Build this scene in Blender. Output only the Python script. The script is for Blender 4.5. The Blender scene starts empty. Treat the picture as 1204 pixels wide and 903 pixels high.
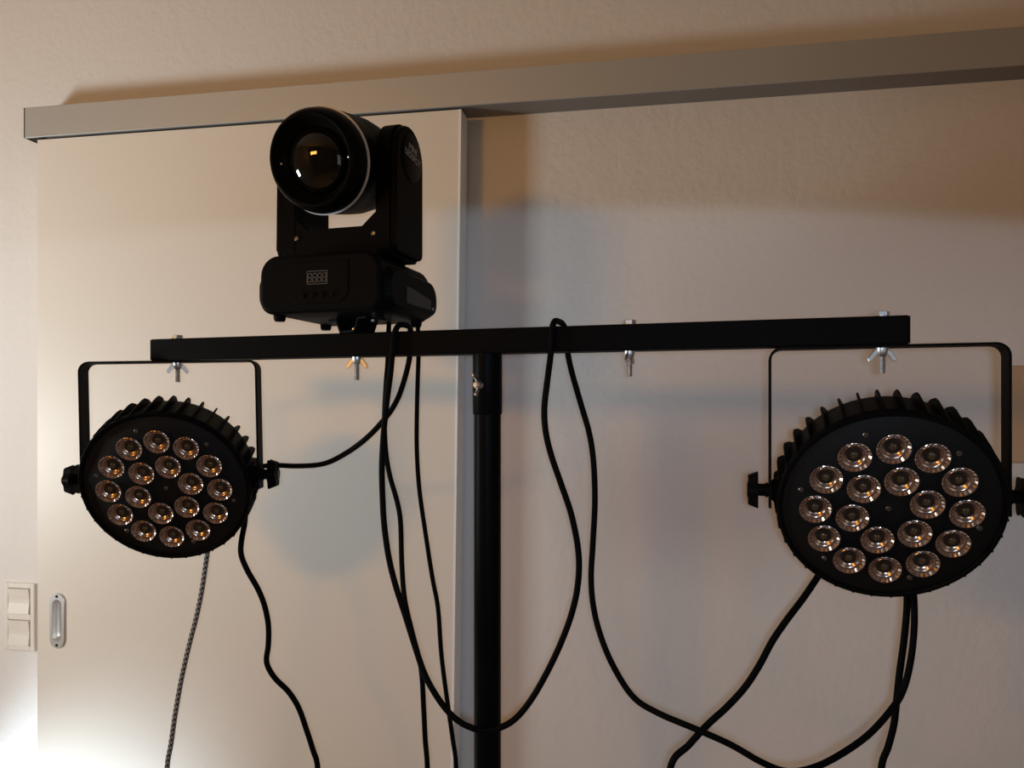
import bpy, bmesh, math, random
from mathutils import Vector, Matrix, Euler

random.seed(7)
sc = bpy.context.scene
COL = sc.collection
PI = math.pi

# ------------------------------------------------------------------ camera
FW, FH, FPX, HORIZON = 1204.0, 903.0, 910.0, 482.5     # focal length and eye level, in pixels of the photograph
EYE = 1.50                                             # eye height above the floor
cam_d = bpy.data.cameras.new('camera')
cam = bpy.data.objects.new('camera', cam_d)
COL.objects.link(cam)
cam.location = (0, 0, EYE)
cam.rotation_euler = (PI / 2, 0, 0)
cam_d.sensor_fit = 'HORIZONTAL'
cam_d.sensor_width = 36.0
cam_d.lens = 36.0 * FPX / FW
cam_d.shift_y = (HORIZON - FH / 2) / FW
cam_d.clip_start = 0.01
sc.camera = cam


def P(px, py, depth):
    """A point of the place, from its direction in the photograph and its distance in metres."""
    return Vector(((px - FW / 2) * depth / FPX, depth, EYE + (HORIZON - py) * depth / FPX))


# the room's own frame: s runs along the plaster wall, o away from it into the room
WA = math.radians(10.45)
U = Vector((math.cos(WA), -math.sin(WA), 0))
N = Vector((-math.sin(WA), -math.cos(WA), 0))
DOOR_O, RAIL_O = 0.060, 0.067
O0 = Vector(((68 - 602) * 1.65 / FPX, 1.65, 0)) - N * DOOR_O


def R(s, o, z):
    return O0 + U * s + N * o + Vector((0, 0, z))


def on_wall(px, py, o):
    """(s, z) where the sight line of a pixel meets the plane at distance o from the wall."""
    d = Vector(((px - 602) / FPX, 1, 0))
    q = O0 + N * o
    t = q.dot(N) / d.dot(N)
    return (d * t - O0).dot(U), EYE + (HORIZON - py) * t / FPX


RM = Matrix.Translation(O0) @ Matrix((
    (U.x, N.x, 0, 0), (U.y, N.y, 0, 0), (0, 0, 1, 0), (0, 0, 0, 1)))   # (s, o, z) -> world (mirrored handedness, for points only)

# ------------------------------------------------------------------ world, lights, exposure
world = bpy.data.worlds.new('world')
sc.world = world
world.use_nodes = True
world.node_tree.nodes['Background'].inputs[0].default_value = (0.62, 0.72, 0.9, 1)
world.node_tree.nodes['Background'].inputs[1].default_value = 0.1
sc.view_settings.view_transform = 'Standard'
sc.view_settings.look = 'None'
sc.view_settings.gamma = 1.0
sc.view_settings.use_curve_mapping = False
sc.view_settings.exposure = 0.0


def light(name, kind, loc, target, power, color, sx=0.3, sy=0.3, **kw):
    d = bpy.data.lights.new(name, kind)
    d.energy = power
    d.color = color
    if kind == 'AREA':
        d.shape = 'RECTANGLE'
        d.size, d.size_y = sx, sy
    for k, v in kw.items():
        setattr(d, k, v)
    o = bpy.data.objects.new(name, d)
    COL.objects.link(o)
    o.location = loc
    o.rotation_euler = (Vector(target) - Vector(loc)).to_track_quat('-Z', 'Y').to_euler()
    return o


# daylight in the small window of the side wall
WIN_S, WIN_O, WIN_Z, WIN_W, WIN_H = -0.96, 0.90, 1.36, 0.32, 0.34
light('window_daylight', 'AREA', R(WIN_S - 0.05, WIN_O, WIN_Z), R(0.25, 0.25, 2.30), 25.5, (0.905, 1.0, 1.0), WIN_W, WIN_H)
# cool daylight in the wide window of the opposite side wall
BW_S, BW_O, BW_Z, BW_W, BW_H = 2.60, 2.30, 1.45, 1.2, 1.1
light('wide_window_daylight', 'AREA', R(BW_S + 0.05, BW_O, BW_Z), R(0.6, 0.8, BW_Z), 4.0, (0.98, 1.0, 0.92), BW_W, BW_H)
# the warm standing lamp behind and to one side
LAMP = Vector((-1.98, -1.05, 2.03))
light('standing_lamp_glow', 'AREA', LAMP, P(430, 480, 1.45), 15.5, (1.0, 0.46, 0.08), 0.55, 0.22)
# added spotlight by the camera; its cone edge draws the wall's curved light cut-off
SPOT = Vector((0.0, -0.055, 1.50))
AZ, EL = math.radians(3), math.radians(-65.5)
light('added_spot_beam', 'SPOT', SPOT, SPOT + Vector((math.sin(AZ) * math.cos(EL), math.cos(AZ) * math.cos(EL), math.sin(EL))), 15, (0.53, 0.74, 1.0),
      spot_size=math.radians(161), spot_blend=0.03, shadow_soft_size=0.018)
# floor uplighter in the corner by the switch
UPL = R(-0.20, 0.40, 0.17)
light('uplighter_beam', 'SPOT', UPL + Vector((0, 0, 0.02)), R(-0.06, 0.06, 0.38), 61, (0.69, 0.875, 1.0),
      spot_size=math.radians(75), spot_blend=0.55, shadow_soft_size=0.04)



# ------------------------------------------------------------------ materials
def mat(name, color, rough=0.5, metal=0.0, spec=0.5, bump=None, vary=None, coat=0.0, aniso=None, emit=None):
    m = bpy.data.materials.new(name)
    m.use_nodes = True
    nt = m.node_tree
    b = nt.nodes['Principled BSDF']
    b.inputs['Base Color'].default_value = (*color, 1)
    b.inputs['Roughness'].default_value = rough
    b.inputs['Metallic'].default_value = metal
    b.inputs['Specular IOR Level'].default_value = spec
    b.inputs['Coat Weight'].default_value = coat
    tc = nt.nodes.new('ShaderNodeTexCoord')
    if vary:                                      # slight uneven colour
        sc_, amt = vary
        n = nt.nodes.new('ShaderNodeTexNoise'); n.inputs['Scale'].default_value = sc_; n.inputs['Detail'].default_value = 4
        nt.links.new(tc.outputs['Object'], n.inputs['Vector'])
        mx = nt.nodes.new('ShaderNodeMix'); mx.data_type = 'RGBA'
        mx.inputs['A'].default_value = (*[c * (1 - amt) for c in color], 1)
        mx.inputs['B'].default_value = (*[min(1, c * (1 + amt)) for c in color], 1)
        nt.links.new(n.outputs['Fac'], mx.inputs['Factor'])
        nt.links.new(mx.outputs['Result'], b.inputs['Base Color'])
    if bump:                                      # [(scale, strength, distance, stretch)]
        prev = None
        for (s_, st, dist, stretch) in bump:
            mp = nt.nodes.new('ShaderNodeMapping'); mp.inputs['Scale'].default_value = stretch
            nt.links.new(tc.outputs['Object'], mp.inputs['Vector'])
            n = nt.nodes.new('ShaderNodeTexNoise'); n.inputs['Scale'].default_value = s_; n.inputs['Detail'].default_value = 5
            nt.links.new(mp.outputs['Vector'], n.inputs['Vector'])
            bp = nt.nodes.new('ShaderNodeBump'); bp.inputs['Strength'].default_value = st; bp.inputs['Distance'].default_value = dist
            nt.links.new(n.outputs['Fac'], bp.inputs['Height'])
            if prev: nt.links.new(prev.outputs['Normal'], bp.inputs['Normal'])
            prev = bp
        nt.links.new(prev.outputs['Normal'], b.inputs['Normal'])
    if emit:
        b.inputs['Emission Color'].default_value = (*emit[0], 1)
        b.inputs['Emission Strength'].default_value = emit[1]
    return m


M = {}
M['plaster'] = mat('plaster', (0.70, 0.66, 0.635), 0.85, spec=0.2,
                   bump=[(70, 0.26, 0.004, (1, 1, 1)), (28, 0.16, 0.006, (1, 1, 0.7))], vary=(3, 0.02))
M['paint'] = mat('painted_wall', (0.34, 0.27, 0.21), 0.9, spec=0.2, vary=(2, 0.02))
M['ceiling'] = mat('ceiling_paint', (0.44, 0.35, 0.27), 0.9, spec=0.1, vary=(2, 0.01))
M['floor'] = mat('oak_floor', (0.42, 0.27, 0.16), 0.45, bump=[(30, 0.1, 0.002, (1, 12, 1))], vary=(4, 0.15))
M['door'] = mat('cream_lacquer', (0.73, 0.67, 0.60), 0.42, spec=0.35, vary=(1.2, 0.012))
M['alu'] = mat('brushed_aluminium', (0.49, 0.49, 0.49), 0.5, metal=0.55, bump=[(60, 0.05, 0.001, (0.02, 0.02, 1))], vary=(2, 0.03))
M['alu_edge'] = mat('anodised_edge', (0.86, 0.90, 0.92), 0.4, metal=0.1, vary=(3, 0.03))
M['dark_slot'] = mat('dark_track', (0.22, 0.20, 0.19), 0.6, vary=(5, 0.1))
M['black_cap'] = mat('black_cap', (0.006, 0.006, 0.006), 0.6, spec=0.2, vary=(20, 0.2))
M['switch'] = mat('switch_plastic', (0.74, 0.685, 0.63), 0.35, vary=(6, 0.01))
M['steel'] = mat('satin_steel', (0.74, 0.73, 0.72), 0.34, metal=0.7, vary=(30, 0.05))
M['dark_steel'] = mat('blackened_steel', (0.16, 0.15, 0.14), 0.3, metal=0.9, vary=(30, 0.1))
M['zinc'] = mat('zinc_plated_steel', (0.60, 0.60, 0.60), 0.36, metal=1.0, vary=(60, 0.15))
M['black_metal'] = mat('black_powder_coat', (0.0028, 0.0026, 0.0026), 0.55, spec=0.03, bump=[(400, 0.08, 0.0005, (1, 1, 1))], vary=(20, 0.2))
M['black_tube'] = mat('black_tube_paint', (0.0028, 0.0026, 0.0026), 0.42, spec=0.03, vary=(12, 0.2))
M['black_plastic'] = mat('black_abs', (0.0028, 0.0026, 0.0026), 0.5, spec=0.03, bump=[(600, 0.06, 0.0004, (1, 1, 1))], vary=(30, 0.2))
M['gloss_plastic'] = mat('black_gloss_plastic', (0.004, 0.004, 0.004), 0.32, spec=0.03, vary=(30, 0.2))
M['housing'] = mat('cast_housing', (0.0028, 0.0026, 0.0026), 0.5, spec=0.03, bump=[(300, 0.1, 0.0006, (1, 1, 1))], vary=(20, 0.2))
M['face'] = mat('black_face_plate', (0.004, 0.004, 0.004), 0.6, spec=0.15, vary=(30, 0.2))
M['rubber'] = mat('cable_rubber', (0.0028, 0.0026, 0.0026), 0.55, spec=0.03, vary=(40, 0.2))
M['ring'] = mat('pale_ring', (0.70, 0.70, 0.72), 0.4, vary=(30, 0.05))
M['print'] = mat('grey_print', (0.34, 0.34, 0.36), 0.6, vary=(90, 0.05))
M['digit'] = mat('unlit_digit', (0.065, 0.065, 0.068), 0.5, vary=(90, 0.05))
M['plaque'] = mat('brown_board', (0.50, 0.34, 0.21), 0.7, vary=(8, 0.1), bump=[(40, 0.1, 0.001, (1, 1, 6))])
M['shade'] = mat('lamp_shade', (0.6, 0.5, 0.4), 0.8, vary=(9, 0.05))
M['optic'] = mat('led_reflector', (0.36, 0.265, 0.22), 0.22, metal=0.9, vary=(160, 0.25))
M['optic_dark'] = mat('led_well', (0.008, 0.006, 0.005), 0.35, vary=(100, 0.2))
M['optic_dome'] = mat('led_dome', (0.045, 0.032, 0.018), 0.12, spec=0.5, coat=0.3, vary=(200, 0.3))


def lens_material():
    m = mat('coated_lens', (0.004, 0.004, 0.0035), 0.03, spec=0.5, coat=0.0, vary=(20, 0.3))
    b = m.node_tree.nodes['Principled BSDF']
    b.inputs['IOR'].default_value = 1.5
    return m


M['lens'] = lens_material()


def braid_material():
    m = mat('braided_sleeve', (0.2, 0.19, 0.18), 0.7)
    nt = m.node_tree
    b = nt.nodes['Principled BSDF']
    uv = nt.nodes.new('ShaderNodeUVMap')
    ck = nt.nodes.new('ShaderNodeTexChecker')
    ck.inputs['Scale'].default_value = 1.0
    ck.inputs['Color1'].default_value = (0.30, 0.28, 0.26, 1)
    ck.inputs['Color2'].default_value = (0.015, 0.014, 0.014, 1)
    nt.links.new(uv.outputs['UV'], ck.inputs['Vector'])
    nt.links.new(ck.outputs['Color'], b.inputs['Base Color'])
    return m


M['braid'] = braid_material()


def mesh_vent_material():
    m = mat('perforated_grille', (0.006, 0.006, 0.006), 0.5, spec=0.3)
    nt = m.node_tree
    b = nt.nodes['Principled BSDF']
    tc = nt.nodes.new('ShaderNodeTexCoord')
    v = nt.nodes.new('ShaderNodeTexVoronoi'); v.inputs['Scale'].default_value = 330; v.inputs['Randomness'].default_value = 0.0
    nt.links.new(tc.outputs['Object'], v.inputs['Vector'])
    rp = nt.nodes.new('ShaderNodeValToRGB')
    rp.color_ramp.elements[0].position = 0.25; rp.color_ramp.elements[0].color = (0.001, 0.001, 0.001, 1)
    rp.color_ramp.elements[1].position = 0.4; rp.color_ramp.elements[1].color = (0.007, 0.007, 0.007, 1)
    nt.links.new(v.outputs['Distance'], rp.inputs['Fac'])
    nt.links.new(rp.outputs['Color'], b.inputs['Base Color'])
    return m


M['grille'] = mesh_vent_material()


# ------------------------------------------------------------------ mesh helpers
class MB:
    """Collects shapes; build() links them as one mesh object."""
    def __init__(self):
        self.bm = bmesh.new()

    def poly(self, verts, faces, smooth=False):
        vs = [self.bm.verts.new(v) for v in verts]
        for f in faces:
            try:
                fc = self.bm.faces.new([vs[i] for i in f]); fc.smooth = smooth
            except ValueError:
                pass
        return self

    def box(self, x0, x1, y0, y1, z0, z1, bevel=0.0, seg=2):
        b = bmesh.new()
        bmesh.ops.create_cube(b, size=1)
        for v in b.verts:
            v.co = Vector(((x0 + x1) / 2 + v.co.x * (x1 - x0), (y0 + y1) / 2 + v.co.y * (y1 - y0), (z0 + z1) / 2 + v.co.z * (z1 - z0)))
        if bevel:
            bmesh.ops.bevel(b, geom=b.edges[:], offset=bevel, segments=seg, profile=0.5, affect='EDGES')
        self.add(b)
        return self

    def add(self, b, mtx=None):
        b.verts.ensure_lookup_table()
        vm = {}
        for v in b.verts:
            vm[v] = self.bm.verts.new(mtx @ v.co if mtx else v.co)
        for f in b.faces:
            try:
                nf = self.bm.faces.new([vm[v] for v in f.verts]); nf.smooth = f.smooth
            except ValueError:
                pass
        b.free()
        return self

    def prism(self, pts, d0, d1, plane='xz', bevel=0.0, seg=2):
        """Extrude a polygon. plane 'xz': along y from d0 to d1; 'yz': along x; 'xy': along z."""
        b = bmesh.new()
        def V(p, d):
            return {'xz': (p[0], d, p[1]), 'yz': (d, p[0], p[1]), 'xy': (p[0], p[1], d)}[plane]
        a = [b.verts.new(V(p, d0)) for p in pts]
        c = [b.verts.new(V(p, d1)) for p in pts]
        n = len(pts)
        b.faces.new(a); b.faces.new(c[::-1])
        for i in range(n):
            b.faces.new([a[i], c[i], c[(i + 1) % n], a[(i + 1) % n]])
        bmesh.ops.recalc_face_normals(b, faces=b.faces[:])
        if bevel:
            e = [e for e in b.edges if (e.verts[0] in a) == (e.verts[1] in a)]
            bmesh.ops.bevel(b, geom=e, offset=bevel, segments=seg, profile=0.5, affect='EDGES')
        self.add(b)
        return self

    def lathe(self, prof, n=48, axis='y', smooth=True, cap=True, sx=None):
        """prof: (radius, position along axis). sx(position): extra scale of x."""
        rings = []
        for (r, a) in prof:
            ring = []
            k = sx(a) if sx else 1.0
            for i in range(n):
                t = 2 * PI * i / n
                c, s = r * math.cos(t), r * math.sin(t)
                ring.append(self.bm.verts.new({'y': (c * k, a, s), 'z': (c, s, a), 'x': (a, c, s)}[axis]))
            rings.append(ring)
        fs = []
        for j in range(len(rings) - 1):
            for i in range(n):
                f = self.bm.faces.new([rings[j][i], rings[j][(i + 1) % n], rings[j + 1][(i + 1) % n], rings[j + 1][i]])
                f.smooth = smooth; fs.append(f)
        if cap:
            fs.append(self.bm.faces.new(rings[0])); fs.append(self.bm.faces.new(rings[-1][::-1]))
        bmesh.ops.recalc_face_normals(self.bm, faces=fs)
        return self

    def build(self, name, material, parent=None, loc=None, mtx=None, sharp=35):
        bmesh.ops.recalc_face_normals(self.bm, faces=self.bm.faces[:])
        me = bpy.data.meshes.new(name)
        self.bm.to_mesh(me); self.bm.free()
        me.materials.append(M[material] if isinstance(material, str) else material)
        if sharp and any(p.use_smooth for p in me.polygons):
            me.set_sharp_from_angle(angle=math.radians(sharp))
        return obj(name, me, parent, loc, mtx)


def obj(name, data, parent=None, loc=None, mtx=None):
    o = bpy.data.objects.new(name, data)
    COL.objects.link(o)
    if parent: o.parent = parent
    if mtx is not None: o.matrix_local = mtx
    if loc is not None: o.location = loc
    return o


def tag(o, label=None, cat=None, group=None, kind=None):
    if label: o['label'] = label
    if cat: o['category'] = cat
    if group: o['group'] = group
    if kind: o['kind'] = kind
    return o


def empty(name, loc, rz=0):
    o = bpy.data.objects.new(name, None)
    COL.objects.link(o)
    o.location = loc
    o.rotation_euler = (0, 0, rz)
    o.empty_display_size = 0.05
    return o


def room_mb_build(mb, name, material, parent=None):
    """Shapes drawn in room coordinates (s, o, z) become a mesh in the world."""
    for v in mb.bm.verts:
        v.co = R(v.co.x, v.co.y, v.co.z)
    return mb.build(name, material, parent)


def text_mesh(body, size, depth=0.0003):
    cu = bpy.data.curves.new('lettering', 'FONT')
    cu.body = body; cu.size = size; cu.extrude = depth
    cu.align_x = 'CENTER'; cu.align_y = 'CENTER'
    t = bpy.data.objects.new('lettering', cu); COL.objects.link(t)
    bpy.context.view_layer.update()
    me = bpy.data.meshes.new_from_object(t.evaluated_get(bpy.context.evaluated_depsgraph_get()))
    bpy.data.objects.remove(t)
    return me


# ------------------------------------------------------------------ the room
S0, S1, O1, CEIL = WIN_S, BW_S, 4.25, 2.55
T = 0.12
tag(room_mb_build(MB().box(S0 - T, S1 + T, -T, 0, 0, CEIL), 'wall_back', 'plaster'), 'off white rough plaster wall behind the stage lights', kind='structure')
tag(room_mb_build(MB().box(S0 - T, S1 + T, -T, O1 + T, -T, 0), 'floor', 'floor'), 'brown oak floor of the room', kind='structure')
tag(room_mb_build(MB().box(S0 - T, S1 + T, -T, O1 + T, CEIL, CEIL + T), 'ceiling', 'ceiling'), 'plain pale ceiling of the room', kind='structure')
w = MB()     # side wall around the small window
a, b_, c, d = WIN_O - WIN_W / 2, WIN_O + WIN_W / 2, WIN_Z - WIN_H / 2, WIN_Z + WIN_H / 2
w.box(S0 - T, S0, 0, a, 0, CEIL); w.box(S0 - T, S0, b_, O1, 0, CEIL); w.box(S0 - T, S0, a, b_, 0, c); w.box(S0 - T, S0, a, b_, d, CEIL)
tag(room_mb_build(w, 'wall_left', 'paint'), 'pale side wall with a small low window', kind='structure')
w = MB()     # opposite side wall around the wide window
a2, b2, c2, d2 = BW_O - BW_W / 2, BW_O + BW_W / 2, BW_Z - BW_H / 2, BW_Z + BW_H / 2
w.box(S1, S1 + T, 0, a2, 0, CEIL); w.box(S1, S1 + T, b2, O1, 0, CEIL); w.box(S1, S1 + T, a2, b2, 0, c2); w.box(S1, S1 + T, a2, b2, d2, CEIL)
tag(room_mb_build(w, 'wall_right', 'paint'), 'brownish side wall with a wide window', kind='structure')
tag(room_mb_build(MB().box(S0 - T, S1 + T, O1, O1 + T, 0, CEIL), 'wall_front', 'paint'), 'plain brownish wall behind the viewer', kind='structure')


def window_frame(name, lo, hi, z0, z1, pos, label, mullion=False):
    m = MB(); k = 0.035
    def bx(l0, l1, q0, q1): m.box(pos, pos + 0.04, l0, l1, q0, q1)
    bx(lo, lo + k, z0, z1); bx(hi - k, hi, z0, z1); bx(lo + k, hi - k, z0, z0 + k); bx(lo + k, hi - k, z1 - k, z1)
    if mullion: bx((lo + hi) / 2 - k / 2, (lo + hi) / 2 + k / 2, z0 + k, z1 - k)
    tag(room_mb_build(m, name, 'switch'), label, kind='structure')


window_frame('window_1', a, b_, c, d, S0 - 0.11, 'small pale window frame in the side wall by the light switch')
window_frame('window_2', a2, b2, c2, d2, S1 + 0.07, 'wide pale window frame in the opposite side wall', True)

# ------------------------------------------------------------------ sliding door and its rail
s_l, _ = on_wall(44, 500, DOOR_O)
s_rt, _ = on_wall(540, 135, DOOR_O)
s_rb, _ = on_wall(530.5, 903, DOOR_O)
_, rail_zb = on_wall(28, 161, RAIL_O)
rail_s0, rail_zt = on_wall(28, 128, RAIL_O)
_, rb2 = on_wall(1204, 77, RAIL_O)
_, rt2 = on_wall(1204, 29, RAIL_O)
rail_zb, rail_zt = (rail_zb + rb2) / 2, (rail_zt + rt2) / 2
d_top, d_bot = rail_zb - 0.004, 0.008
z903 = on_wall(530.5, 903, DOOR_O)[1]
slope = (s_rt - s_rb) / (on_wall(540, 135, DOOR_O)[1] - z903)
def s_edge(z): return s_rb + slope * (z - z903)
hs, hz = on_wall(68, 729.5, DOOR_O)
hw, hh = 0.013, 0.050
BK = 0.014
door = empty('door_1', R((s_l + s_rb) / 2, DOOR_O, 0))
door_inv = Matrix.Translation(door.location).inverted()
def droom(mb, name, material, parent):
    for v in mb.bm.verts:
        v.co = R(v.co.x, v.co.y, v.co.z) - (door.location if parent else Vector())
    return mb.build(name, material, parent)
tag(door, 'cream sliding door hanging from the aluminium rail', kind='structure')
m = MB()
m.box(s_l, hs - hw, BK, DOOR_O, d_bot, d_top)
m.box(hs - hw, hs + hw, BK, DOOR_O, d_bot, hz - hh)
m.box(hs - hw, hs + hw, BK, DOOR_O, hz + hh, d_top)
m.prism([(hs + hw, d_bot), (s_edge(d_bot), d_bot), (s_edge(d_top), d_top), (hs + hw, d_top)], BK, DOOR_O)
droom(m, 'door_panel', 'door', door)
m = MB().prism([(s_edge(d_bot), d_bot), (s_edge(d_bot) + 0.004, d_bot), (s_edge(d_top) + 0.004, d_top), (s_edge(d_top), d_top)], BK - 0.004, DOOR_O + 0.001)
tag(droom(m, 'edge_trim', 'alu_edge', door), 'grey anodised edge strip')


def stadium(w_, h_, n=12):
    r = w_ / 2
    pts = []
    for i in range(n + 1):
        t = PI * i / n
        pts.append((r * math.cos(t), h_ / 2 - r + r * math.sin(t)))
    for i in range(n + 1):
        t = PI + PI * i / n
        pts.append((r * math.cos(t), -h_ / 2 + r + r * math.sin(t)))
    return pts


m = MB()
loops = [(0.0375, 0.118, 0.0), (0.0375, 0.118, 0.002), (0.0345, 0.115, 0.0034), (0.0215, 0.090, 0.0034), (0.0195, 0.088, 0.002), (0.019, 0.087, -0.008), (0.012, 0.078, -0.0125)]
vs, fs = [], []
for (w_, h_, o_) in loops:
    vs += [(hs + x, DOOR_O + o_, hz + z) for (x, z) in stadium(w_, h_)]
nst = len(stadium(1, 3))
for j in range(len(loops) - 1):
    for i in range(nst):
        fs.append([j * nst + i, j * nst + (i + 1) % nst, (j + 1) * nst + (i + 1) % nst, (j + 1) * nst + i])
fs.append([(len(loops) - 1) * nst + i for i in range(nst)])
m.poly(vs, fs, True)
handle = tag(droom(m, 'handle', 'steel', door), 'oval steel flush pull')
for dz in (-0.052, 0.052):
    m = MB().lathe([(0.0030, -0.0005), (0.0030, 0.0006), (0.0022, 0.0010)], 12)
    for v in m.bm.verts: v.co = Vector((hs + v.co.x, DOOR_O + 0.0036 + v.co.y, hz + dz + v.co.z))
    droom(m, 'screw', 'black_cap', handle)

RAIL_END = 2.45
rail = empty('sliding_door_rail', R(1.0, 0, rail_zb))
tag(rail, 'long brushed aluminium rail across the plaster wall above the sliding door', 'door rail')
def rroom(mb, name, material, parent=rail):
    for v in mb.bm.verts: v.co = R(v.co.x, v.co.y, v.co.z) - rail.location
    return mb.build(name, material, parent)
rroom(MB().box(rail_s0 + 0.002, RAIL_END, RAIL_O - 0.005, RAIL_O, rail_zb, rail_zt, 0.0006, 1), 'fascia', 'alu')
rroom(MB().box(rail_s0 + 0.002, RAIL_END, 0.0, RAIL_O - 0.0051, rail_zt - 0.004, rail_zt), 'top_plate', 'alu')
rroom(MB().box(rail_s0 + 0.046, RAIL_END, 0.0, RAIL_O - 0.0051, rail_zb + 0.001, rail_zb + 0.010), 'track', 'dark_slot')
tag(rroom(MB().box(rail_s0, rail_s0 + 0.002, 0.0, RAIL_O, rail_zb, rail_zt).box(rail_s0 + 0.002, rail_s0 + 0.0455, 0.0, RAIL_O - 0.0052, rail_zb + 0.0005, rail_zb + 0.010), 'end_cap', 'black_cap'), 'black end cap')

# ------------------------------------------------------------------ double light switch
ss, sz = on_wall(26.5, 724, 0.0)
sw = empty('light_switch', R(ss, 0, sz))
tag(sw, 'cream double rocker light switch on the wall beside the sliding door', 'light switch')
def swb(mb, name, material, parent=sw):
    for v in mb.bm.verts: v.co = R(v.co.x, v.co.y, v.co.z) - sw.location
    return mb.build(name, material, parent)
SWW, SWH = 0.078, 0.150
m = MB()
fr = 0.011
m.box(ss - SWW / 2, ss - SWW / 2 + fr, 0, 0.010, sz - SWH / 2, sz + SWH / 2, 0.001, 1)
m.box(ss + SWW / 2 - fr, ss + SWW / 2, 0, 0.010, sz - SWH / 2, sz + SWH / 2, 0.001, 1)
m.box(ss - SWW / 2 + fr - 0.001, ss + SWW / 2 - fr + 0.001, 0, 0.0098, sz - SWH / 2, sz - SWH / 2 + fr, 0.001, 1)
m.box(ss - SWW / 2 + fr - 0.001, ss + SWW / 2 - fr + 0.001, 0, 0.0098, sz + SWH / 2 - fr, sz + SWH / 2, 0.001, 1)
m.box(ss - SWW / 2 + fr - 0.001, ss + SWW / 2 - fr + 0.001, 0, 0.0098, sz - 0.0065, sz + 0.0065, 0.001, 1)
m.box(ss - SWW / 2 + 0.004, ss + SWW / 2 - 0.004, 0, 0.004, sz - SWH / 2 + 0.004, sz + SWH / 2 - 0.004)
swb(m, 'frame', 'switch')
for k in (-1, 1):
    zc = sz + k * (0.0065 + SWH / 2 - fr) / 2
    hq = (SWH / 2 - fr - 0.0065) / 2 - 0.0012
    m = MB().prism([(0.003, zc - hq), (0.0135, zc - hq), (0.0105, zc - 0.004), (0.0105, zc + 0.004), (0.0135, zc + hq), (0.003, zc + hq)],
                   ss - SWW / 2 + fr + 0.0012, ss + SWW / 2 - fr - 0.0012, plane='yz', bevel=0.0006, seg=1)
    swb(m, 'rocker', 'switch')

# brown board on the wall at the picture's edge
ps0, pz1 = on_wall(1184, 430, 0.012)
_, pz0 = on_wall(1204, 545, 0.012)
pq = empty('brown_board', R(ps0 + 0.13, 0, (pz0 + pz1) / 2))
tag(pq, 'flat brown board on the plaster wall behind the nearest spotlight bracket', 'board')
for (nm, lo, hi, o_) in (('backing', 0.0, 0.26, 0.008), ('front_sheet', 0.003, 0.257, 0.012)):
    m = MB().box(ps0 + lo, ps0 + hi, 0.0 if nm == 'backing' else 0.008, o_, pz0 + lo * 0.5 + (0 if nm == 'backing' else 0.001), pz1 - (0 if nm == 'backing' else 0.001), 0.001, 1)
    for v in m.bm.verts: v.co = R(v.co.x, v.co.y, v.co.z) - pq.location
    m.build(nm, 'plaque', pq)

# ------------------------------------------------------------------ the T stand
BH = 0.0345
PL = P(177, 411.5, 1.236)
PR = P(1069, 387.2, 0.9207)
zc = (PL.z + PR.z) / 2
PL.z = PR.z = zc
bdir = (PR - PL).normalized()
BLEN = (PR - PL).length
byaw = math.atan2(bdir.y, bdir.x)
bback = Vector((-bdir.y, bdir.x, 0))                # away from the viewer
BC = (PL + PR) / 2 + bback * BH / 2                 # centre of the bar
def bar_t(px):
    k = (px - 602) / FPX
    t = (k * PL.y - PL.x) / ((PR.x - PL.x) - k * (PR.y - PL.y))
    return (t - 0.5) * BLEN
zt = zc + BH / 2
stand = empty('lighting_stand', (BC.x, BC.y, 0), byaw)
tag(stand, 'black T-shaped lighting stand with a square crossbar on a round mast', 'lighting stand')
hb = BLEN / 2
bar = MB()
bar.box(-hb, hb, -BH / 2, BH / 2, zc - BH / 2, zt, 0.002, 2)
bar.build('crossbar', 'black_metal', stand)
for sx in (-1, 1):
    MB().box(min(sx * hb, sx * (hb + 0.0015)), max(sx * hb, sx * (hb + 0.0015)), -BH / 2 + 0.001, BH / 2 - 0.001, zc - BH / 2 + 0.001, zt - 0.001).build('bar_end_plug', 'black_plastic', stand)
mast_x = bar_t(568.5)
MB().lathe([(0.0190, 0.16), (0.0190, zc - BH / 2 - 0.02)], 40, 'z').build('mast', 'black_tube', stand, loc=(mast_x, 0, 0))
MB().lathe([(0.0196, zc - BH / 2 - 0.085), (0.0208, zc - BH / 2 - 0.083), (0.0208, zc - BH / 2)], 40, 'z').build('sleeve', 'black_tube', stand, loc=(mast_x, 0, 0))
for k in range(3):                                  # folding feet, below the picture
    an = math.radians((-90, 24, 156)[k])
    m = MB()
    m.prism([(0.020, 0.60), (0.03, 0.63), (0.50, 0.03), (0.50, 0.0), (0.47, 0.0)], -0.010, 0.010)
    m.build('tripod_leg', 'black_tube', stand, mtx=Matrix.Translation((mast_x, 0, 0)) @ Matrix.Rotation(an, 4, 'Z'))
MB().lathe([(0.024, 0.56), (0.030, 0.58), (0.030, 0.66), (0.024, 0.68)], 32, 'z').build('leg_collar', 'black_plastic', stand, loc=(mast_x, 0, 0))
MB().lathe([(0.0195, 0.80), (0.0265, 0.81), (0.0265, 0.87), (0.0195, 0.88)], 32, 'z').build('mast_collar', 'black_plastic', stand, loc=(mast_x, 0, 0))


def thread(mb, r, z0, z1, n=12, pitch=0.00135):
    prof = []
    z = z0
    while z < z1 - 1e-6:
        prof.append((r, z)); prof.append((r * 0.86, min(z1, z + pitch / 2))); z += pitch
    prof.append((r * 0.9, z1))
    mb.lathe(prof, n, 'z', smooth=False)


def hex_head(mb, rad, z0, z1):
    pts = [(rad * math.cos(k * PI / 3), rad * math.sin(k * PI / 3)) for k in range(6)]
    mb.prism(pts, z0, z1, plane='xy', bevel=0.0006, seg=1)


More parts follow.
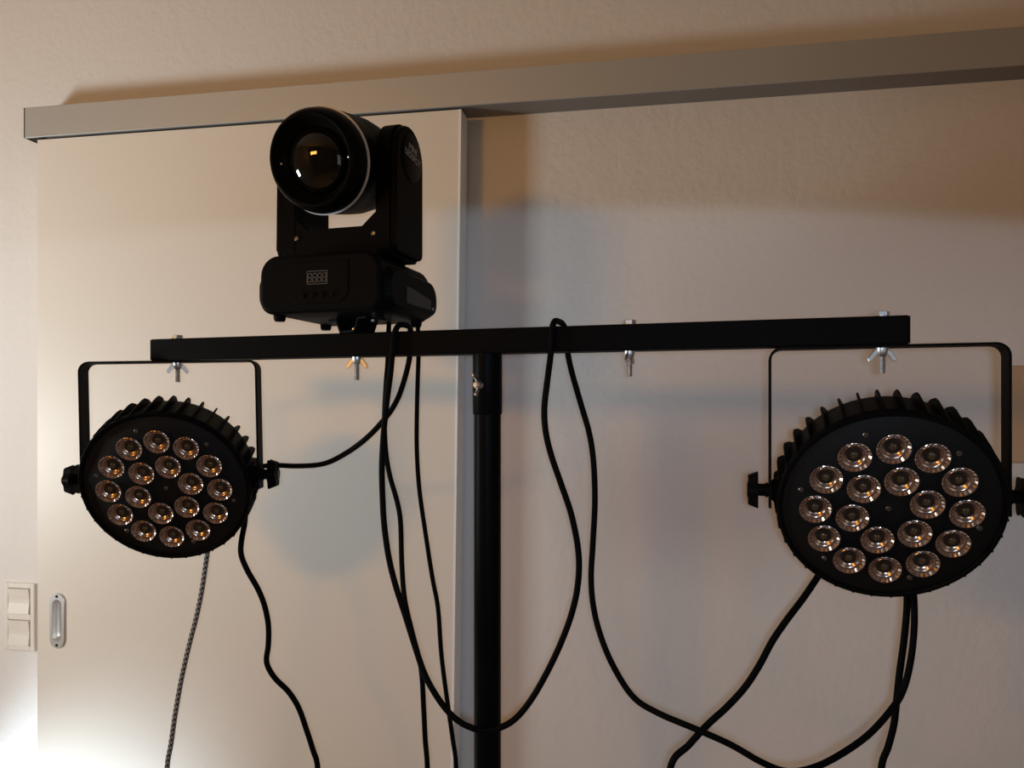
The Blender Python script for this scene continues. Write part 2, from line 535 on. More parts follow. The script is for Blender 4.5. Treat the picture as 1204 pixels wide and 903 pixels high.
def wing_nut(parent, loc, rz=0, mtx=None):
    m = MB()
    m.lathe([(0.0072, 0.0), (0.0068, -0.004), (0.0048, -0.010), (0.0042, -0.0105)], 20, 'z')
    for sgn in (-1, 1):
        pts = [(0.003, -0.0005), (0.009, -0.0025), (0.0165, -0.0125), (0.0155, -0.0165), (0.0125, -0.0165), (0.0065, -0.0085), (0.003, -0.008)]
        m.prism([(sgn * x, z) for (x, z) in pts], -0.0013, 0.0013, bevel=0.0005, seg=1)
    o = m.build('wing_nut', 'zinc', parent)
    o.matrix_local = mtx if mtx is not None else Matrix.Translation(loc) @ Matrix.Rotation(rz, 4, 'Z')
    return o


STRAP = 0.003
bolts = [(200, 0.9, True, STRAP), (413, 0.15, False, 0.0), (738, 1.35, True, 0.0), (1040, 0.1, True, STRAP)]
for (px, rz, head, gap) in bolts:
    bx_ = bar_t(px)
    m = MB()
    if head:
        m.lathe([(0.0098, 0), (0.0098, 0.0012)], 24, 'z')
        hex_head(m, 0.0085, 0.0012, 0.0068)
    else:
        hex_head(m, 0.008, 0.0036, 0.0088)
    thread(m, 0.0040, -BH - 0.034, 0.0012 if head else 0.0036)
    bo = m.build('bolt', 'zinc', stand, loc=(bx_, 0, zt))
    wing_nut(bo, (0, 0, -BH - gap - 0.0001), rz)
# clamping wing bolt on the sleeve
wz = EYE + (HORIZON - 452.5) * 1.065 / FPX
ang = math.radians(-118) - byaw                    # around the mast
dirv = Vector((math.cos(ang), math.sin(ang), 0))
m = MB(); thread(m, 0.0035, 0.0, 0.014)
rot = dirv.to_track_quat('Z', 'Y').to_matrix().to_4x4()
wb = m.build('clamp_bolt', 'zinc', stand, mtx=Matrix.Translation(Vector((mast_x, 0, wz)) + dirv * 0.0203) @ rot)
wing_nut(wb, None, mtx=Matrix.Translation((0, 0, 0.002)) @ Matrix.Rotation(math.radians(98), 4, 'Z') @ Matrix.Rotation(PI, 4, 'X') @ Matrix.Scale(0.95, 4))

# ------------------------------------------------------------------ flat LED spotlights
TILT = math.radians(23)
DROP, HALF = 0.183, 0.135


def lens_mesh():
    n = 40
    prof = [(0.0185, 0.0), (0.0188, -0.0016), (0.0178, -0.0020), (0.0148, 0.0008), (0.0142, 0.0006), (0.0118, 0.0035), (0.0090, 0.0058), (0.0078, 0.0064)]
    m = MB()
    rings = []
    for j, (r, a) in enumerate(prof):
        ring = []
        for i in range(n):
            t = 2 * PI * i / n
            rr = r + (0.00025 if i % 2 else -0.00025) * (j in (2, 3))
            aa = a + (0.00055 if i % 2 else -0.00025) * (j in (2, 3))
            ring.append(m.bm.verts.new((rr * math.cos(t), aa, rr * math.sin(t))))
        rings.append(ring)
    for j in range(len(rings) - 1):
        for i in range(n):
            f = m.bm.faces.new([rings[j][i], rings[j][(i + 1) % n], rings[j + 1][(i + 1) % n], rings[j + 1][i]])
            f.smooth = j >= 4
    return m


def make_par(name):
    """A flat spotlight; its root is where the strap is bolted to the bar, front towards -Y."""
    root = empty(name, (0, 0, 0))
    # strap bracket
    rc = 0.016
    path = [(-HALF, -DROP - 0.022), (-HALF, -rc)]
    path += [(-HALF + rc - rc * math.cos(t), -rc + rc * math.sin(t)) for t in [PI / 2 * k / 6 for k in range(1, 7)]]
    path += [(HALF - rc + rc * math.sin(t), -rc + rc * math.cos(t)) for t in [PI / 2 * k / 6 for k in range(0, 7)]]
    path += [(HALF, -DROP - 0.022)]
    inner = []
    for (x, z) in path:                              # offset inwards by the strap's thickness
        if z <= -rc: inner.append((x - math.copysign(STRAP, x), z))
        else:
            cx = math.copysign(HALF - rc, x); v = Vector((x - cx, z + rc))
            v = v * (1 - STRAP / rc) if v.length > 1e-6 else v
            inner.append((cx + v.x, -rc + v.y))
    m = MB()
    np_ = len(path)
    vs, fs = [], []
    for (x, z) in path: vs += [(x, -0.015, z), (x, 0.015, z)]
    for (x, z) in inner: vs += [(x, -0.015, z), (x, 0.015, z)]
    for i in range(np_ - 1):
        o_, n_ = 2 * i, 2 * np_ + 2 * i
        fs += [[o_, o_ + 1, o_ + 3, o_ + 2], [n_, n_ + 2, n_ + 3, n_ + 1], [o_, o_ + 2, n_ + 2, n_], [o_ + 1, n_ + 1, n_ + 3, o_ + 3]]
    fs += [[0, 2 * np_, 2 * np_ + 1, 1], [2 * np_ - 2, 2 * np_ - 1, 4 * np_ - 1, 4 * np_ - 2]]
    m.poly(vs, fs)
    m.build('bracket', 'black_metal', root)
    # knobs outside the strap
    for sgn in (-1, 1):
        m = MB()
        m.lathe([(0.0075, sgn * (HALF + 0.0002)), (0.0095, sgn * (HALF + 0.001)), (0.0095, sgn * (HALF + 0.004)), (0.0080, sgn * (HALF + 0.0045)), (0.0080, sgn * (HALF + 0.014))], 24, 'x')
        pts = []
        for k in range(48):
            t = 2 * PI * k / 48
            r = 0.0235 + 0.0025 * math.cos(6 * t)
            pts.append((r * math.cos(t), r * math.sin(t)))
        x0, x1 = sgn * (HALF + 0.013), sgn * (HALF + 0.0255)
        mk = MB().prism(pts, x0, x1, plane='yz')
        for v in mk.bm.verts:                        # the outer face is domed
            if abs(v.co.x - x1) < 1e-6: v.co.y *= 0.8; v.co.z *= 0.8
        m.add(mk.bm)
        kn = m.build('knob', 'black_plastic', root, loc=(0, 0, -DROP))
        MB().lathe([(0.010, sgn * (HALF + 0.0255)), (0.010, sgn * (HALF + 0.0262)), (0.008, sgn * (HALF + 0.0268))], 20, 'x').build('cap', 'gloss_plastic', kn)
    Tm = Matrix.Translation((0, 0, -DROP)) @ Matrix.Rotation(TILT, 4, 'X')
    # cast drum, open rim in front, ribs around
    m = MB()
    m.lathe([(0.1265, -0.030), (0.1265, -0.0385), (0.1255, -0.0400), (0.1220, -0.0400), (0.1205, -0.0385), (0.1205, -0.034)], 72, cap=False)
    m.build('rim', 'housing', root, mtx=Tm)
    m = MB()
    m.lathe([(0.1250, -0.0300), (0.1235, -0.0280), (0.1215, 0.018), (0.1190, 0.027), (0.1090, 0.036), (0.0700, 0.042), (0.0690, 0.050)], 72)
    m.build('drum', 'housing', root, mtx=Tm)
    fin = None
    NF = 36
    for k in range(NF):
        if fin is None:
            m = MB()
            pr = [(0.120, -0.0375), (0.1283, -0.0375), (0.1292, -0.015), (0.1292, 0.018), (0.1280, 0.027), (0.122, 0.036), (0.105, 0.044), (0.085, 0.046), (0.085, 0.036), (0.105, 0.030), (0.112, -0.025)]
            m.prism([(y, r) for (r, y) in pr], -0.0014, 0.0014, plane='yz', bevel=0.0004, seg=1)
            o = m.build('fin', 'housing', root); fin = o.data
        else:
            o = obj('fin', fin, root)
        o.matrix_local = Tm @ Matrix.Rotation(2 * PI * (k + 0.5) / NF, 4, 'Y')
    # pivot bosses between drum and strap
    for sgn in (-1, 1):
        MB().lathe([(0.016, sgn * 0.112), (0.016, sgn * 0.128), (0.012, sgn * (HALF - STRAP - 0.0002))], 24, 'x').build('pivot_boss', 'housing', root, mtx=Tm)
    MB().lathe([(0.1204, -0.0345), (0.1204, -0.0365), (0.1195, -0.0370)], 72).build('face_plate', 'face', root, mtx=Tm)
    FY = -0.0372
    lens = None
    well = None
    dome = None
    ph = make_par.phase
    spots = [(0.082, math.radians(90 - ph - 30 * k)) for k in range(12)] + [(0.0415, math.radians(90 - ph - 15 - 60 * k)) for k in range(6)]
    for (r, t) in spots:
        if lens is None:
            lens = lens_mesh(); o = lens.build('lens', 'optic', root, sharp=None); lens = o.data
        else: o = obj('lens', lens, root)
        # the cup sits in the plate: its own depth is shallow, so it stands a little proud
        o.matrix_local = Tm @ Matrix.Translation((r * math.cos(t), FY - 0.0066, r * math.sin(t))) @ Matrix.Rotation(random.uniform(-0.3, 0.3), 4, 'Y')
        if well is None:
            w_ = MB().lathe([(0.0088, 0.0054), (0.0070, 0.0062), (0.0050, 0.0063)], 24).build('well', 'optic_dark', o); well = w_.data
            d_ = MB().lathe([(0.0050, 0.0062), (0.0048, 0.0040), (0.0039, 0.0029), (0.0024, 0.0022), (0.0007, 0.0020)], 20).build('dome', 'optic_dome', o); dome = d_.data
        else:
            obj('well', well, o); obj('dome', dome, o)
    scr = None
    for (r, t) in [(0.101, math.radians(90 - ph + 17 - 60 * k)) for k in range(6)] + [(0.0, 0)]:
        if scr is None:
            m = MB().lathe([(0.0034, 0.0006), (0.0034, -0.0012), (0.0026, -0.0020), (0.0016, -0.0020), (0.0014, -0.0008), (0.0006, -0.0008)], 14)
            o = m.build('screw', 'dark_steel', root); scr = o.data
        else: o = obj('screw', scr, root)
        o.matrix_local = Tm @ Matrix.Translation((r * math.cos(t), FY + 0.0002, r * math.sin(t)))
    return root, Tm


def bar_point(px, dz):
    q = BC + bdir * bar_t(px)
    return Vector((q.x, q.y, zc + dz))


make_par.phase = -0.3
par_near, Tm = make_par('stage_spotlight')
par_near.location = bar_point(1040, -BH / 2) + bdir * 0.0015
par_near.rotation_euler = (0, 0, byaw)
par_near.scale = (0.985,) * 3
tag(par_near, 'larger looking nearer flat LED stage spotlight with bronze tinted lenses, hung below crossbar end', 'spotlight', 'LED spotlights on the crossbar')
make_par.phase = 1.0
par_far, _ = make_par('stage_spotlight')
par_far.location = bar_point(200, -BH / 2) + Vector((-0.0105, 0, 0))
par_far.rotation_euler = (0, math.radians(-1.2), math.radians(5))
par_far.scale = (1.015,) * 3
tag(par_far, 'farther flat LED stage spotlight with greyish lenses, hung in front of the sliding door', 'spotlight', 'LED spotlights on the crossbar')

# ------------------------------------------------------------------ moving head light
MHX = 0.0100                                         # the bolt sits a little off the middle of the unit
mh = empty('moving_head_light', bar_point(413, BH / 2) - bdir * MHX, byaw)
tag(mh, 'black moving head light with a round glass lens standing on the crossbar', 'moving head light')
BZ0, BZ1 = 0.0215, 0.1035
# foot bracket: two splayed flanges on a plate bolted to the bar
BR = Matrix.Translation((MHX, 0, 0)) @ Matrix.Rotation(math.radians(-24), 4, 'Z')
m = MB()
m.box(-0.017, 0.017, -0.0185, 0.0185, 0.0002, 0.0036)
for sgn in (-1, 1):
    m.prism([(sgn * 0.0135, 0.0002), (sgn * 0.0170, 0.0002), (sgn * 0.0270, BZ0 - 0.0028), (sgn * 0.0235, BZ0 - 0.0028)], -0.0185, 0.0185)
    m.box(min(sgn * 0.0235, sgn * 0.044), max(sgn * 0.0235, sgn * 0.044), -0.0185, 0.0185, BZ0 - 0.003, BZ0 - 0.0002)
m.build('foot_bracket', 'black_metal', mh, mtx=BR)
for sgn in (-1, 1):
    MB().lathe([(0.0035, BZ0 - 0.0062), (0.0035, BZ0 - 0.0031)], 12, 'z').build('bracket_screw', 'zinc', mh, mtx=BR @ Matrix.Translation((sgn * 0.036, 0, 0)))
# base: centre block and two rounded side pods
m = MB()
def arc(cx, cz, rad, a0, a1, n=6):
    return [(cx + rad * math.cos(math.radians(a0 + (a1 - a0) * i / n)), cz + rad * math.sin(math.radians(a0 + (a1 - a0) * i / n))) for i in range(n + 1)]
BHW = 0.0940
m.prism(arc(-BHW + 0.018, BZ0 + 0.018, 0.018, 180, 270) + arc(BHW - 0.018, BZ0 + 0.018, 0.018, 270, 360) + arc(BHW - 0.028, BZ1 - 0.028, 0.028, 0, 90) + arc(-BHW + 0.028, BZ1 - 0.028, 0.028, 90, 180), -0.092, 0.080, bevel=0.006, seg=3)
base = m.build('base', 'black_plastic', mh)
for sgn in (-1, 1):
    r = []
    H0, H1, D0, D1 = BZ0 + 0.004, BZ1 - 0.018, -0.082, 0.086
    prof = arc(D0 + 0.020, H0 + 0.020, 0.020, 180, 270) + arc(D1 - 0.022, H0 + 0.022, 0.022, 270, 360) + arc(D1 - 0.030, H1 - 0.030, 0.030, 0, 90) + arc(D0 + 0.022, H1 - 0.022, 0.022, 90, 180)
    m = MB().prism(prof, sgn * 0.0925, sgn * 0.104, plane='yz')
    zm = (H0 + H1) / 2
    for v in m.bm.verts:
        if abs(abs(v.co.x) - 0.104) < 1e-5:          # the outer face draws in a little all round
            v.co.y *= 0.94; v.co.z = zm + (v.co.z - zm) * 0.80
    # a middle ring gives the pod its belly
    pod = m.build('side_pod', 'black_plastic', mh)
    gx = sgn * 0.1041
    g = MB().prism([(-0.030, zm - 0.017), (0.058, zm - 0.017), (0.058, zm - 0.002), (-0.010, zm + 0.006), (-0.030, zm + 0.006)], gx - 0.0004, gx + 0.0004, plane='yz')
    g.build('vent_grille', 'grille', pod)
    MB().lathe([(0.0022, sgn * 0.1039), (0.0022, sgn * 0.1047), (0.0012, sgn * 0.1051)], 10, 'x').build('screw', 'zinc', pod, loc=(0, 0.066, zm - 0.014))
# control panel let into the front
FYB = -0.092
m = MB().prism([(-0.046, BZ1 - 0.012), (-0.046, BZ0 + 0.024), (-0.034, BZ0 + 0.012), (0.034, BZ0 + 0.012), (0.046, BZ0 + 0.024), (0.046, BZ1 - 0.012)], FYB - 0.0012, FYB + 0.001, bevel=0.0006, seg=1)
panel = m.build('control_panel', 'black_plastic', mh)
DXC, DZC = -0.001, BZ0 + 0.0475
m = MB()
dw, dh, k = 0.0158, 0.0092, 0.0007
m.box(DXC - dw, DXC + dw, FYB - 0.0018, FYB - 0.0011, DZC + dh - k, DZC + dh); m.box(DXC - dw, DXC + dw, FYB - 0.0018, FYB - 0.0011, DZC - dh, DZC - dh + k)
m.box(DXC - dw, DXC - dw + k, FYB - 0.0018, FYB - 0.0011, DZC - dh + k, DZC + dh - k); m.box(DXC + dw - k, DXC + dw, FYB - 0.0018, FYB - 0.0011, DZC - dh + k, DZC + dh - k)
tag(m.build('display_frame', 'digit', panel), 'thin grey frame of the unlit display')
digit = None
for q in range(4):
    if digit is None:
        m = MB()
        a_, h_, t_ = 0.0026, 0.0058, 0.0009
        sh = 0.10
        def seg(x0, x1, z0, z1):
            m.prism([(x0 + sh * z0, z0), (x1 + sh * z0, z0), (x1 + sh * z1, z1), (x0 + sh * z1, z1)], -0.0005, 0.0)
        for z in (-h_, 0, h_): seg(-a_ + t_ * .6, a_ - t_ * .6, z - t_ / 2, z + t_ / 2)
        for x in (-a_, a_):
            seg(x - t_ / 2, x + t_ / 2, -h_ + t_ * .6, -t_ * .6); seg(x - t_ / 2, x + t_ / 2, t_ * .6, h_ - t_ * .6)
        seg(a_ + 0.0007, a_ + 0.0015, -h_ - t_ / 2, -h_ + t_ / 2)
        o = m.build('digit', 'digit', panel); digit = o.data
    else: o = obj('digit', digit, panel)
    o.location = (DXC + (q - 1.5) * 0.0076, FYB - 0.0013, DZC)
for q in range(4):
    MB().lathe([(0.0034, -0.0001), (0.0034, -0.0016), (0.0026, -0.0022)], 16).build('button', 'black_plastic', panel, loc=(-0.0225 + q * 0.015, FYB - 0.0012, BZ0 + 0.0235))
# rubber feet
for (fx, fy) in ((-0.078, -0.066), (0.078, -0.066), (-0.078, 0.062), (0.078, 0.062)):
    MB().lathe([(0.0090, BZ0 + 0.003), (0.0085, BZ0 - 0.004), (0.0070, BZ0 - 0.0075)], 18, 'z').build('rubber_foot', 'rubber', mh, loc=(fx, fy, 0))
# yoke
YZ0, YB, YP, YW, YI, YD = BZ1 + 0.002, BZ1 + 0.044, BZ1 + 0.148, 0.0965, 0.0650, 0.049
MB().lathe([(0.045, BZ1 - 0.0005), (0.045, YZ0 + 0.001)], 40, 'z').build('pan_bearing', 'black_plastic', mh)
m = MB()
m.prism([(-YI - 0.002, YZ0), (YI + 0.002, YZ0), (YI + 0.002, YB + 0.018), (YI - 0.002, YB + 0.018), (YI - 0.022, YB), (-YI + 0.022, YB), (-YI + 0.002, YB + 0.018), (-YI - 0.002, YB + 0.018)], -YD + 0.001, YD - 0.001, bevel=0.0015, seg=2)
yoke = m.build('yoke', 'black_plastic', mh)
for sx in (-0.061, 0.062):
    MB().lathe([(0.0036, -YD + 0.001), (0.0036, -YD - 0.0010), (0.0024, -YD - 0.0014), (0.0018, -YD - 0.0004), (0.0005, -YD - 0.0004)], 14).build('screw', 'dark_steel', yoke, loc=(sx, 0, YB - 0.012))
for sgn in (-1, 1):
    arm = [(-YD, YZ0 + 0.012)] + arc(-YD + 0.012, YZ0 + 0.012, 0.012, 180, 270) + arc(YD - 0.012, YZ0 + 0.012, 0.012, 270, 360)
    arm += arc(0, YP, YD, 0, 180, 20)
    m = MB().prism(arm, sgn * YI, sgn * (YW - 0.010), plane='yz', bevel=0.001, seg=1)
    ao = m.build('yoke_arm', 'black_plastic', mh)
    cov = [(y * 0.95, YZ0 + 0.004 + (z - YZ0) * 0.965) for (y, z) in arm]
    m = MB().prism(cov, sgn * (YW - 0.010), sgn * YW, plane='yz', bevel=0.003, seg=2)
    co = m.build('arm_cover', 'black_plastic', ao)
    MB().lathe([(0.034, sgn * YW), (0.034, sgn * (YW + 0.0012)), (0.0325, sgn * (YW + 0.0018))], 40, 'x').build('badge', 'gloss_plastic', ao, loc=(0, 0.004, YP + 0.002))
    if sgn == 1:
        for (body, dz, size) in (('MINI', 0.0125, 0.0140), ('LEDSPOT', 0.0005, 0.0132)):
            me = text_mesh(body, size)
            me.materials.clear(); me.materials.append(M['print'])
            o = obj('lettering', me, ao)
            o.matrix_local = Matrix.Translation((YW + 0.0021, 0.004, YP + 0.002 + dz)) @ Matrix.Rotation(math.radians(-8), 4, 'X') @ Matrix.Rotation(PI / 2, 4, 'Z') @ Matrix.Rotation(PI / 2, 4, 'X')
            tag(o, 'grey printed lettering')
# head
HT = Matrix.Translation((0, 0, YP)) @ Matrix.Rotation(math.radians(13.5), 4, 'X')
def hx(a):                                            # flat cheeks where the arms hold the head
    return 0.885 if a > -0.044 else (1.0 if a < -0.056 else 0.885 + 0.115 * (-0.044 - a) / 0.012)
m = MB()
m.lathe([(0.030, 0.078), (0.045, 0.074), (0.058, 0.062), (0.066, 0.040), (0.0705, 0.010), (0.0715, -0.020), (0.0715, -0.0440), (0.0715, -0.0580), (0.0712, -0.0835)], 64, sx=hx)
m.build('head_shell', 'black_plastic', mh, mtx=HT)
m = MB().lathe([(0.0700, -0.0828), (0.0726, -0.0832), (0.0726, -0.0862), (0.0700, -0.0866)], 64)
tag(m.build('ring', 'ring', mh, mtx=HT), 'thin pale grey ring around the head')
m = MB()
m.lathe([(0.0705, -0.0860), (0.0708, -0.090), (0.0690, -0.102), (0.0655, -0.111), (0.0625, -0.1155), (0.0605, -0.1165), (0.0585, -0.1160), (0.0560, -0.112), (0.0500, -0.101), (0.0455, -0.098), (0.0445, -0.093)], 64)
front = m.build('head_bezel', 'gloss_plastic', mh, mtx=HT)
prof = [(0.0446, -0.094)]
for i in range(1, 9):
    t = PI / 2 * i / 9
    prof.append((0.0446 * math.cos(t), -0.094 - 0.021 * math.sin(t)))
prof.append((0.001, -0.115))
tag(MB().lathe(prof, 48).build('glass_lens', 'lens', front), 'bulging glossy glass lens')
for (x, z) in ((0.052, 0.0), (-0.052, 0.0)):
    MB().lathe([(0.0016, -0.103), (0.0016, -0.1055), (0.0008, -0.106)], 10).build('screw', 'steel', front, loc=(x, 0, z))

# ------------------------------------------------------------------ cables
def spline(pts, n=10):
    q = [pts[0]] + list(pts) + [pts[-1]]
    out = []
    for i in range(1, len(q) - 2):
        p0, p1, p2, p3 = q[i - 1], q[i], q[i + 1], q[i + 2]
        for k in range(n):
            t = k / n
            out.append(0.5 * ((2 * p1) + (p2 - p0) * t + (2 * p0 - 5 * p1 + 4 * p2 - p3) * t * t + (3 * p1 - p0 - 3 * p2 + p3) * t ** 3))
    out.append(pts[-1])
    return out


def cable(name, pts, r, label, cat='cable', material='rubber', group=None, plug=None, ns=10):
    """pts: world points. A round flexible lead as one mesh."""
    c = spline(pts)
    for _ in range(2):
        c = [c[0]] + [(c[i - 1] + c[i] * 2 + c[i + 1]) / 4 for i in range(1, len(c) - 1)] + [c[-1]]
    base_ = c[0].copy()
    bm = bmesh.new()
    uvl = bm.loops.layers.uv.new('UVMap')
    up = None
    rings, ln, acc = [], [], 0.0
    for i, p in enumerate(c):
        tan = (c[min(i + 1, len(c) - 1)] - c[max(i - 1, 0)]).normalized()
        if up is None:
            up = Vector((0, 1, 0)) if abs(tan.y) < 0.9 else Vector((1, 0, 0))
        up = (up - tan * up.dot(tan)).normalized()
        side = tan.cross(up)
        if i: acc += (p - c[i - 1]).length
        ln.append(acc)
        rings.append([bm.verts.new(p - base_ + up * r * math.cos(2 * PI * k / ns) + side * r * math.sin(2 * PI * k / ns)) for k in range(ns)])
    for i in range(len(rings) - 1):
        for k in range(ns):
            f = bm.faces.new([rings[i][k], rings[i][(k + 1) % ns], rings[i + 1][(k + 1) % ns], rings[i + 1][k]])
            f.smooth = True
            uv = [(k, ln[i] / 0.0022), (k + 1, ln[i] / 0.0022), (k + 1, ln[i + 1] / 0.0022), (k, ln[i + 1] / 0.0022)]
            for lp, (a_, b__) in zip(f.loops, uv): lp[uvl].uv = (a_ * 0.5, b__ * 0.5 + 0.25 * a_)
    bm.faces.new(rings[0]); bm.faces.new(rings[-1][::-1])
    bmesh.ops.recalc_face_normals(bm, faces=bm.faces[:])
    me = bpy.data.meshes.new(name)
    bm.to_mesh(me); bm.free()
    me.materials.append(M[material])
    root = obj(name, me, loc=base_)
    tag(root, label, cat, group)
    if plug:                                          # a stiff sleeve where the lead enters its light
        a_, ln_ = plug
        d_ = (c[3] - c[0]).normalized()
        MB().lathe([(r * 1.9, -0.004), (r * 1.9, ln_ * 0.6), (r * 1.25, ln_)], 14, 'z').build('strain_relief', 'black_plastic', root, mtx=d_.to_track_quat('Z', 'Y').to_matrix().to_4x4())
    return root


def px_path(rows):
    return [P(x, y, d_) for (x, y, d_) in rows]


def to_floor(p, dx=0.0, dy=0.1, r=0.004):
    """Where a lead goes on below the picture: down to the floor and along it."""
    out = []
    for k in range(1, 12):
        t = k / 11
        z = p.z * (1 - t) + (r + 0.003) * t
        out.append(Vector((p.x + dx * 0.4 * t ** 2, p.y + dy * 0.4 * t ** 2, z)))
    out[-1].x, out[-1].y = p.x + dx * 0.5, p.y + dy * 0.5
    out += [Vector((p.x + dx * 0.75, p.y + dy * 0.75, r + 0.001)), Vector((p.x + dx, p.y + dy, r + 0.001))]
    return out


def bar_front(px): return (PL + bdir * (bar_t(px) + hb)).y
def over_bar(pxf, pxt, pxb, r, yf, yb, lift=0.0):
    """Points of a lead passing over the bar: up the front face, across the top, down the back."""
    f = PL + bdir * (bar_t(pxf) + hb); t = PL + bdir * (bar_t(pxt - 6) + hb); b = PL + bdir * (bar_t(pxb - 13) + hb)
    n = -bback
    out = []
    out.append(Vector((f.x, f.y, zc - BH / 2)) + n * (r + 0.0012))
    out.append(Vector((f.x * 0.7 + t.x * 0.3, f.y * 0.7 + t.y * 0.3, zt - 0.006)) + n * (r + 0.0008))
    out.append(Vector((f.x * .3 + t.x * .7, f.y * .3 + t.y * .7, zt + r * 0.9 + lift)) + n * (r * 0.1))
    out.append(Vector((t.x, t.y, zt + r + 0.002 + lift)) + bback * BH * 0.45)
    out.append(Vector((b.x * .3 + t.x * .7, b.y * .3 + t.y * .7, zt + r * 0.9 + lift)) + bback * (BH + r * 0.3))
    out.append(Vector((b.x * .8 + t.x * .2, b.y * .8 + t.y * .2, zt - 0.008)) + bback * (BH + r + 0.001))
    out.append(Vector((b.x, b.y, zc - BH / 2)) + bback * (BH + r + 0.0014))
    return out


RA = 0.0043
fwd1 = over_bar(463, 477, 481, RA, 0, 0, 0.004)       # front -> back at the moving head
fwd2 = over_bar(649, 659, 673, RA, 0, 0, 0.002)
rows1 = [(292, 550, 1.312), (310, 548, 1.306), (325, 547, 1.298), (350, 548, 1.28), (380, 545.5, 1.255), (405, 534, 1.225), (430, 516, 1.19), (452, 493, 1.175), (466, 472, 1.165), (475, 448, 1.157)]
rows2 = [(459, 440, 1.106), (455, 470, 1.104), (451, 510, 1.102), (449, 550, 1.10), (450, 590, 1.095), (452, 620, 1.09), (457, 655, 1.085), (465, 688, 1.08), (476, 722, 1.073), (488, 760, 1.066),
         (499, 792, 1.06), (513, 818, 1.052), (530, 840, 1.048), (548, 853, 1.046), (569, 859, 1.045), (587, 856, 1.045), (606, 845, 1.045), (625, 822, 1.045), (645, 787, 1.044), (662, 750, 1.043),
         (674, 715, 1.042), (680, 682, 1.041), (680, 648, 1.04), (672, 606, 1.04), (660, 570, 1.039), (648, 535, 1.038), (641.5, 507, 1.037), (640, 480, 1.036), (643.5, 448, 1.036)]
rows3 = [(673, 440, 1.086), (683, 475, 1.085), (693, 510, 1.085), (698, 545, 1.084), (699.5, 590, 1.083), (697, 640, 1.08), (695, 680, 1.075), (698, 715, 1.07), (707, 750, 1.06), (722, 785, 1.05),
         (745, 820, 1.04), (775, 839, 1.02), (820, 858, 1.0), (860, 876, 0.99), (895, 896, 0.985), (925, 907, 0.98), (955, 903, 0.975), (985, 889, 0.985), (1021, 864, 0.998), (1049, 833, 1.008),
         (1062, 811, 1.014), (1070, 781, 1.020), (1074.5, 745, 1.028), (1075, 712, 1.032), (1073, 685, 1.028)]
sig = px_path(rows1) + fwd1[::-1] + px_path(rows2) + fwd2 + px_path(rows3)
cable('signal_cable', sig, RA, 'long black signal cable looped twice over the crossbar between the two spotlights', plug=('a', 0.02))

q = px_path([(459, 352, 1.246), (458, 366, 1.243), (457.5, 378, 1.225), (457, 388, 1.185), (456.5, 402, 1.160), (456, 425, 1.155), (454, 450, 1.155), (452, 490, 1.155), (453.5, 530, 1.153), (458.5, 560, 1.15), (467, 590, 1.145), (471, 615, 1.14), (472.5, 665, 1.13), (476, 706, 1.12),
             (485, 745, 1.11), (495, 785, 1.105), (498, 830, 1.105), (500, 870, 1.105), (502.5, 903, 1.105)])
cable('power_cable', q + to_floor(q[-1], 0.1, 0.05), 0.0038, 'black cable under the moving head dropping straight between its neighbours', group='leads hanging from the crossbar', plug=('a', 0.015))
q = px_path([(490, 350, 1.258), (490.5, 366, 1.255), (491, 378, 1.235), (491.5, 388, 1.19), (492, 402, 1.166), (492, 420, 1.16), (490.5, 470, 1.16), (490, 525, 1.158), (493, 575, 1.155), (500, 625, 1.15), (508.5, 680, 1.145), (515, 715, 1.14), (519, 770, 1.135), (526, 825, 1.13),
             (532.5, 870, 1.125), (536.5, 903, 1.12)])
cable('power_cable', q + to_floor(q[-1], 0.05, 0.08), 0.0034, 'black cable hanging along the sliding door edge, nearest the mast', group='leads hanging from the crossbar', plug=('a', 0.015))
q = px_path([(249, 618, 1.318), (246.5, 634, 1.326), (243.5, 652, 1.328), (238, 690, 1.325), (231, 725, 1.325), (222, 760, 1.325), (213, 800, 1.325), (206, 840, 1.325), (201, 875, 1.325), (196.5, 903, 1.325)])
cable('braided_cable', q + to_floor(q[-1], -0.05, -0.1), 0.0042, 'grey braided cable hanging below the farther spotlight', material='braid', ns=12)
q = px_path([(288, 585, 1.312), (288, 612, 1.322), (284, 635, 1.322), (283.5, 652, 1.322), (291, 671, 1.322), (303, 692, 1.322), (311, 712, 1.322), (315.5, 735, 1.322), (315.5, 758, 1.322), (313.5, 779, 1.322), (323, 797, 1.322), (339, 813, 1.322),
             (351, 832, 1.322), (360, 857, 1.322), (368, 882, 1.322), (373.5, 903, 1.322)])
cable('power_cable', q + to_floor(q[-1], 0.12, -0.05), 0.0047, 'wavy black cable hanging from the farther spotlight in front of the sliding door', plug=('a', 0.02))
q = px_path([(980, 650, 1.062), (970, 665, 1.066), (959, 682, 1.064), (944, 704, 1.058), (925, 729, 1.052), (908, 754, 1.048), (893, 782, 1.044), (876, 808, 1.04), (855, 831, 1.036), (832, 852, 1.034), (810, 876, 1.032), (788, 903, 1.03)])
cable('power_cable', q + to_floor(q[-1], -0.3, 0.1), 0.0046, 'black cable slanting down from the nearer spotlight towards the mast', plug=('a', 0.02))
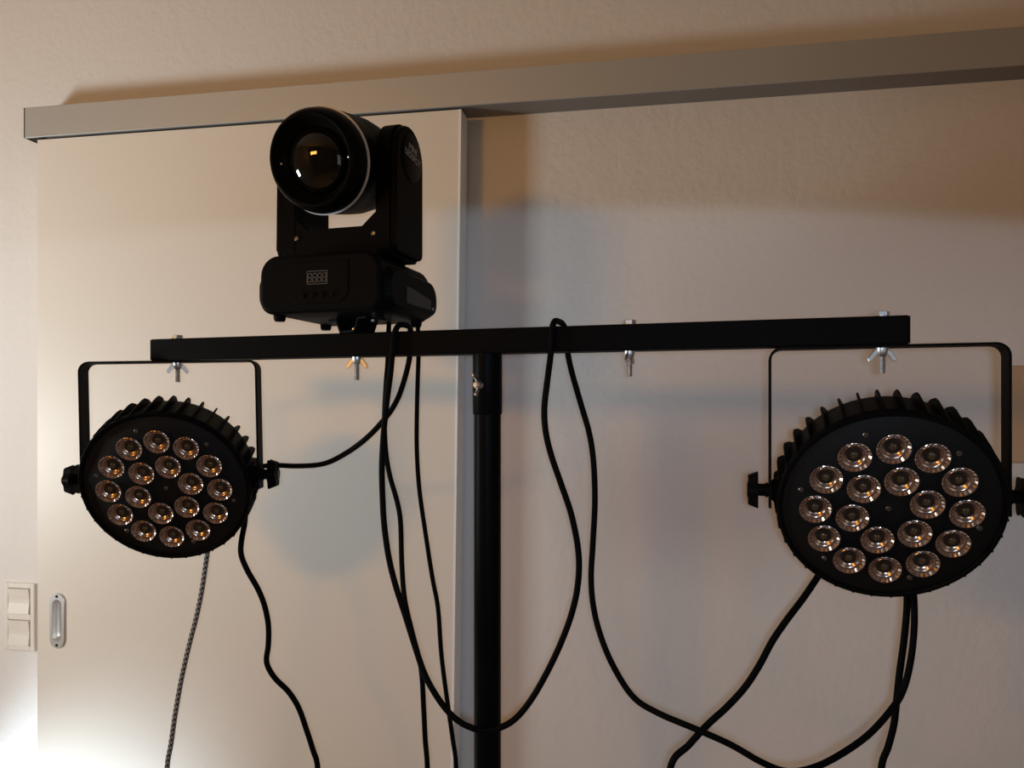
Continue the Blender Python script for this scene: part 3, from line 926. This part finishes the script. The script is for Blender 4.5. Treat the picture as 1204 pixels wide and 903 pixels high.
q = px_path([(1066, 682, 1.036), (1066.5, 712, 1.044), (1063, 752, 1.042), (1058, 789, 1.04), (1054.5, 821, 1.036), (1051, 852, 1.032), (1044, 879, 1.03), (1036, 906, 1.03)])
cable('power_cable', q + to_floor(q[-1], -0.05, 0.1), 0.0046, 'black cable hanging straight down below the nearer spotlight', plug=('a', 0.02))

# ------------------------------------------------------------------ lamps that stand outside the picture, the spot lamp an added one
def lamp_stand(name, at, label, height, shade_r, cat='lamp'):
    root = empty(name, (at.x, at.y, 0))
    tag(root, label, cat)
    MB().lathe([(0.13, 0.0), (0.13, 0.012), (0.02, 0.02)], 32, 'z').build('lamp_foot', 'black_metal', root)
    MB().lathe([(0.010, 0.012), (0.010, height)], 16, 'z').build('lamp_pole', 'black_metal', root)
    return root


fl = lamp_stand('floor_lamp', LAMP - (P(430, 480, 1.45) - LAMP).normalized() * 0.09, 'warm floor lamp with a wide shade beside the window', LAMP.z - 0.2, 0)
up = lamp_stand('uplighter', UPL - Vector((0, 0, 0)), 'small floor uplighter near the light switch', 0.06, 0)
MB().lathe([(0.03, 0.06), (0.06, 0.10), (0.06, 0.15)], 32, 'z').build('lamp_cup', 'black_metal', up)
rs = lamp_stand('added_spot_lamp', SPOT + Vector((0, -0.10, 0)), 'slim added spot lamp behind the viewer', SPOT.z + 0.06, 0)  # body made up to carry the added spotlight
MB().lathe([(0.012, 0.085), (0.028, 0.070), (0.050, 0.022), (0.048, 0.020), (0.026, 0.066), (0.010, 0.080)], 32, 'z').build('lamp_shade', 'black_metal', rs, loc=(0, 0.10, SPOT.z))
MB().box(-0.006, 0.006, 0.0, 0.10, SPOT.z + 0.078, SPOT.z + 0.09).build('lamp_arm', 'black_metal', rs)
for (root, at, w_, h_) in ((fl, LAMP, 0.60, 0.27),):
    dv = (P(430, 480, 1.45) - LAMP).normalized()
    mt = Matrix.Translation(LAMP - dv * 0.05 - root.location) @ dv.to_track_quat('-Y', 'Z').to_matrix().to_4x4()
    MB().box(-w_ / 2, w_ / 2, 0.0, 0.06, -h_ / 2, h_ / 2, 0.01, 2).build('lamp_shade', 'shade', root, mtx=mt)
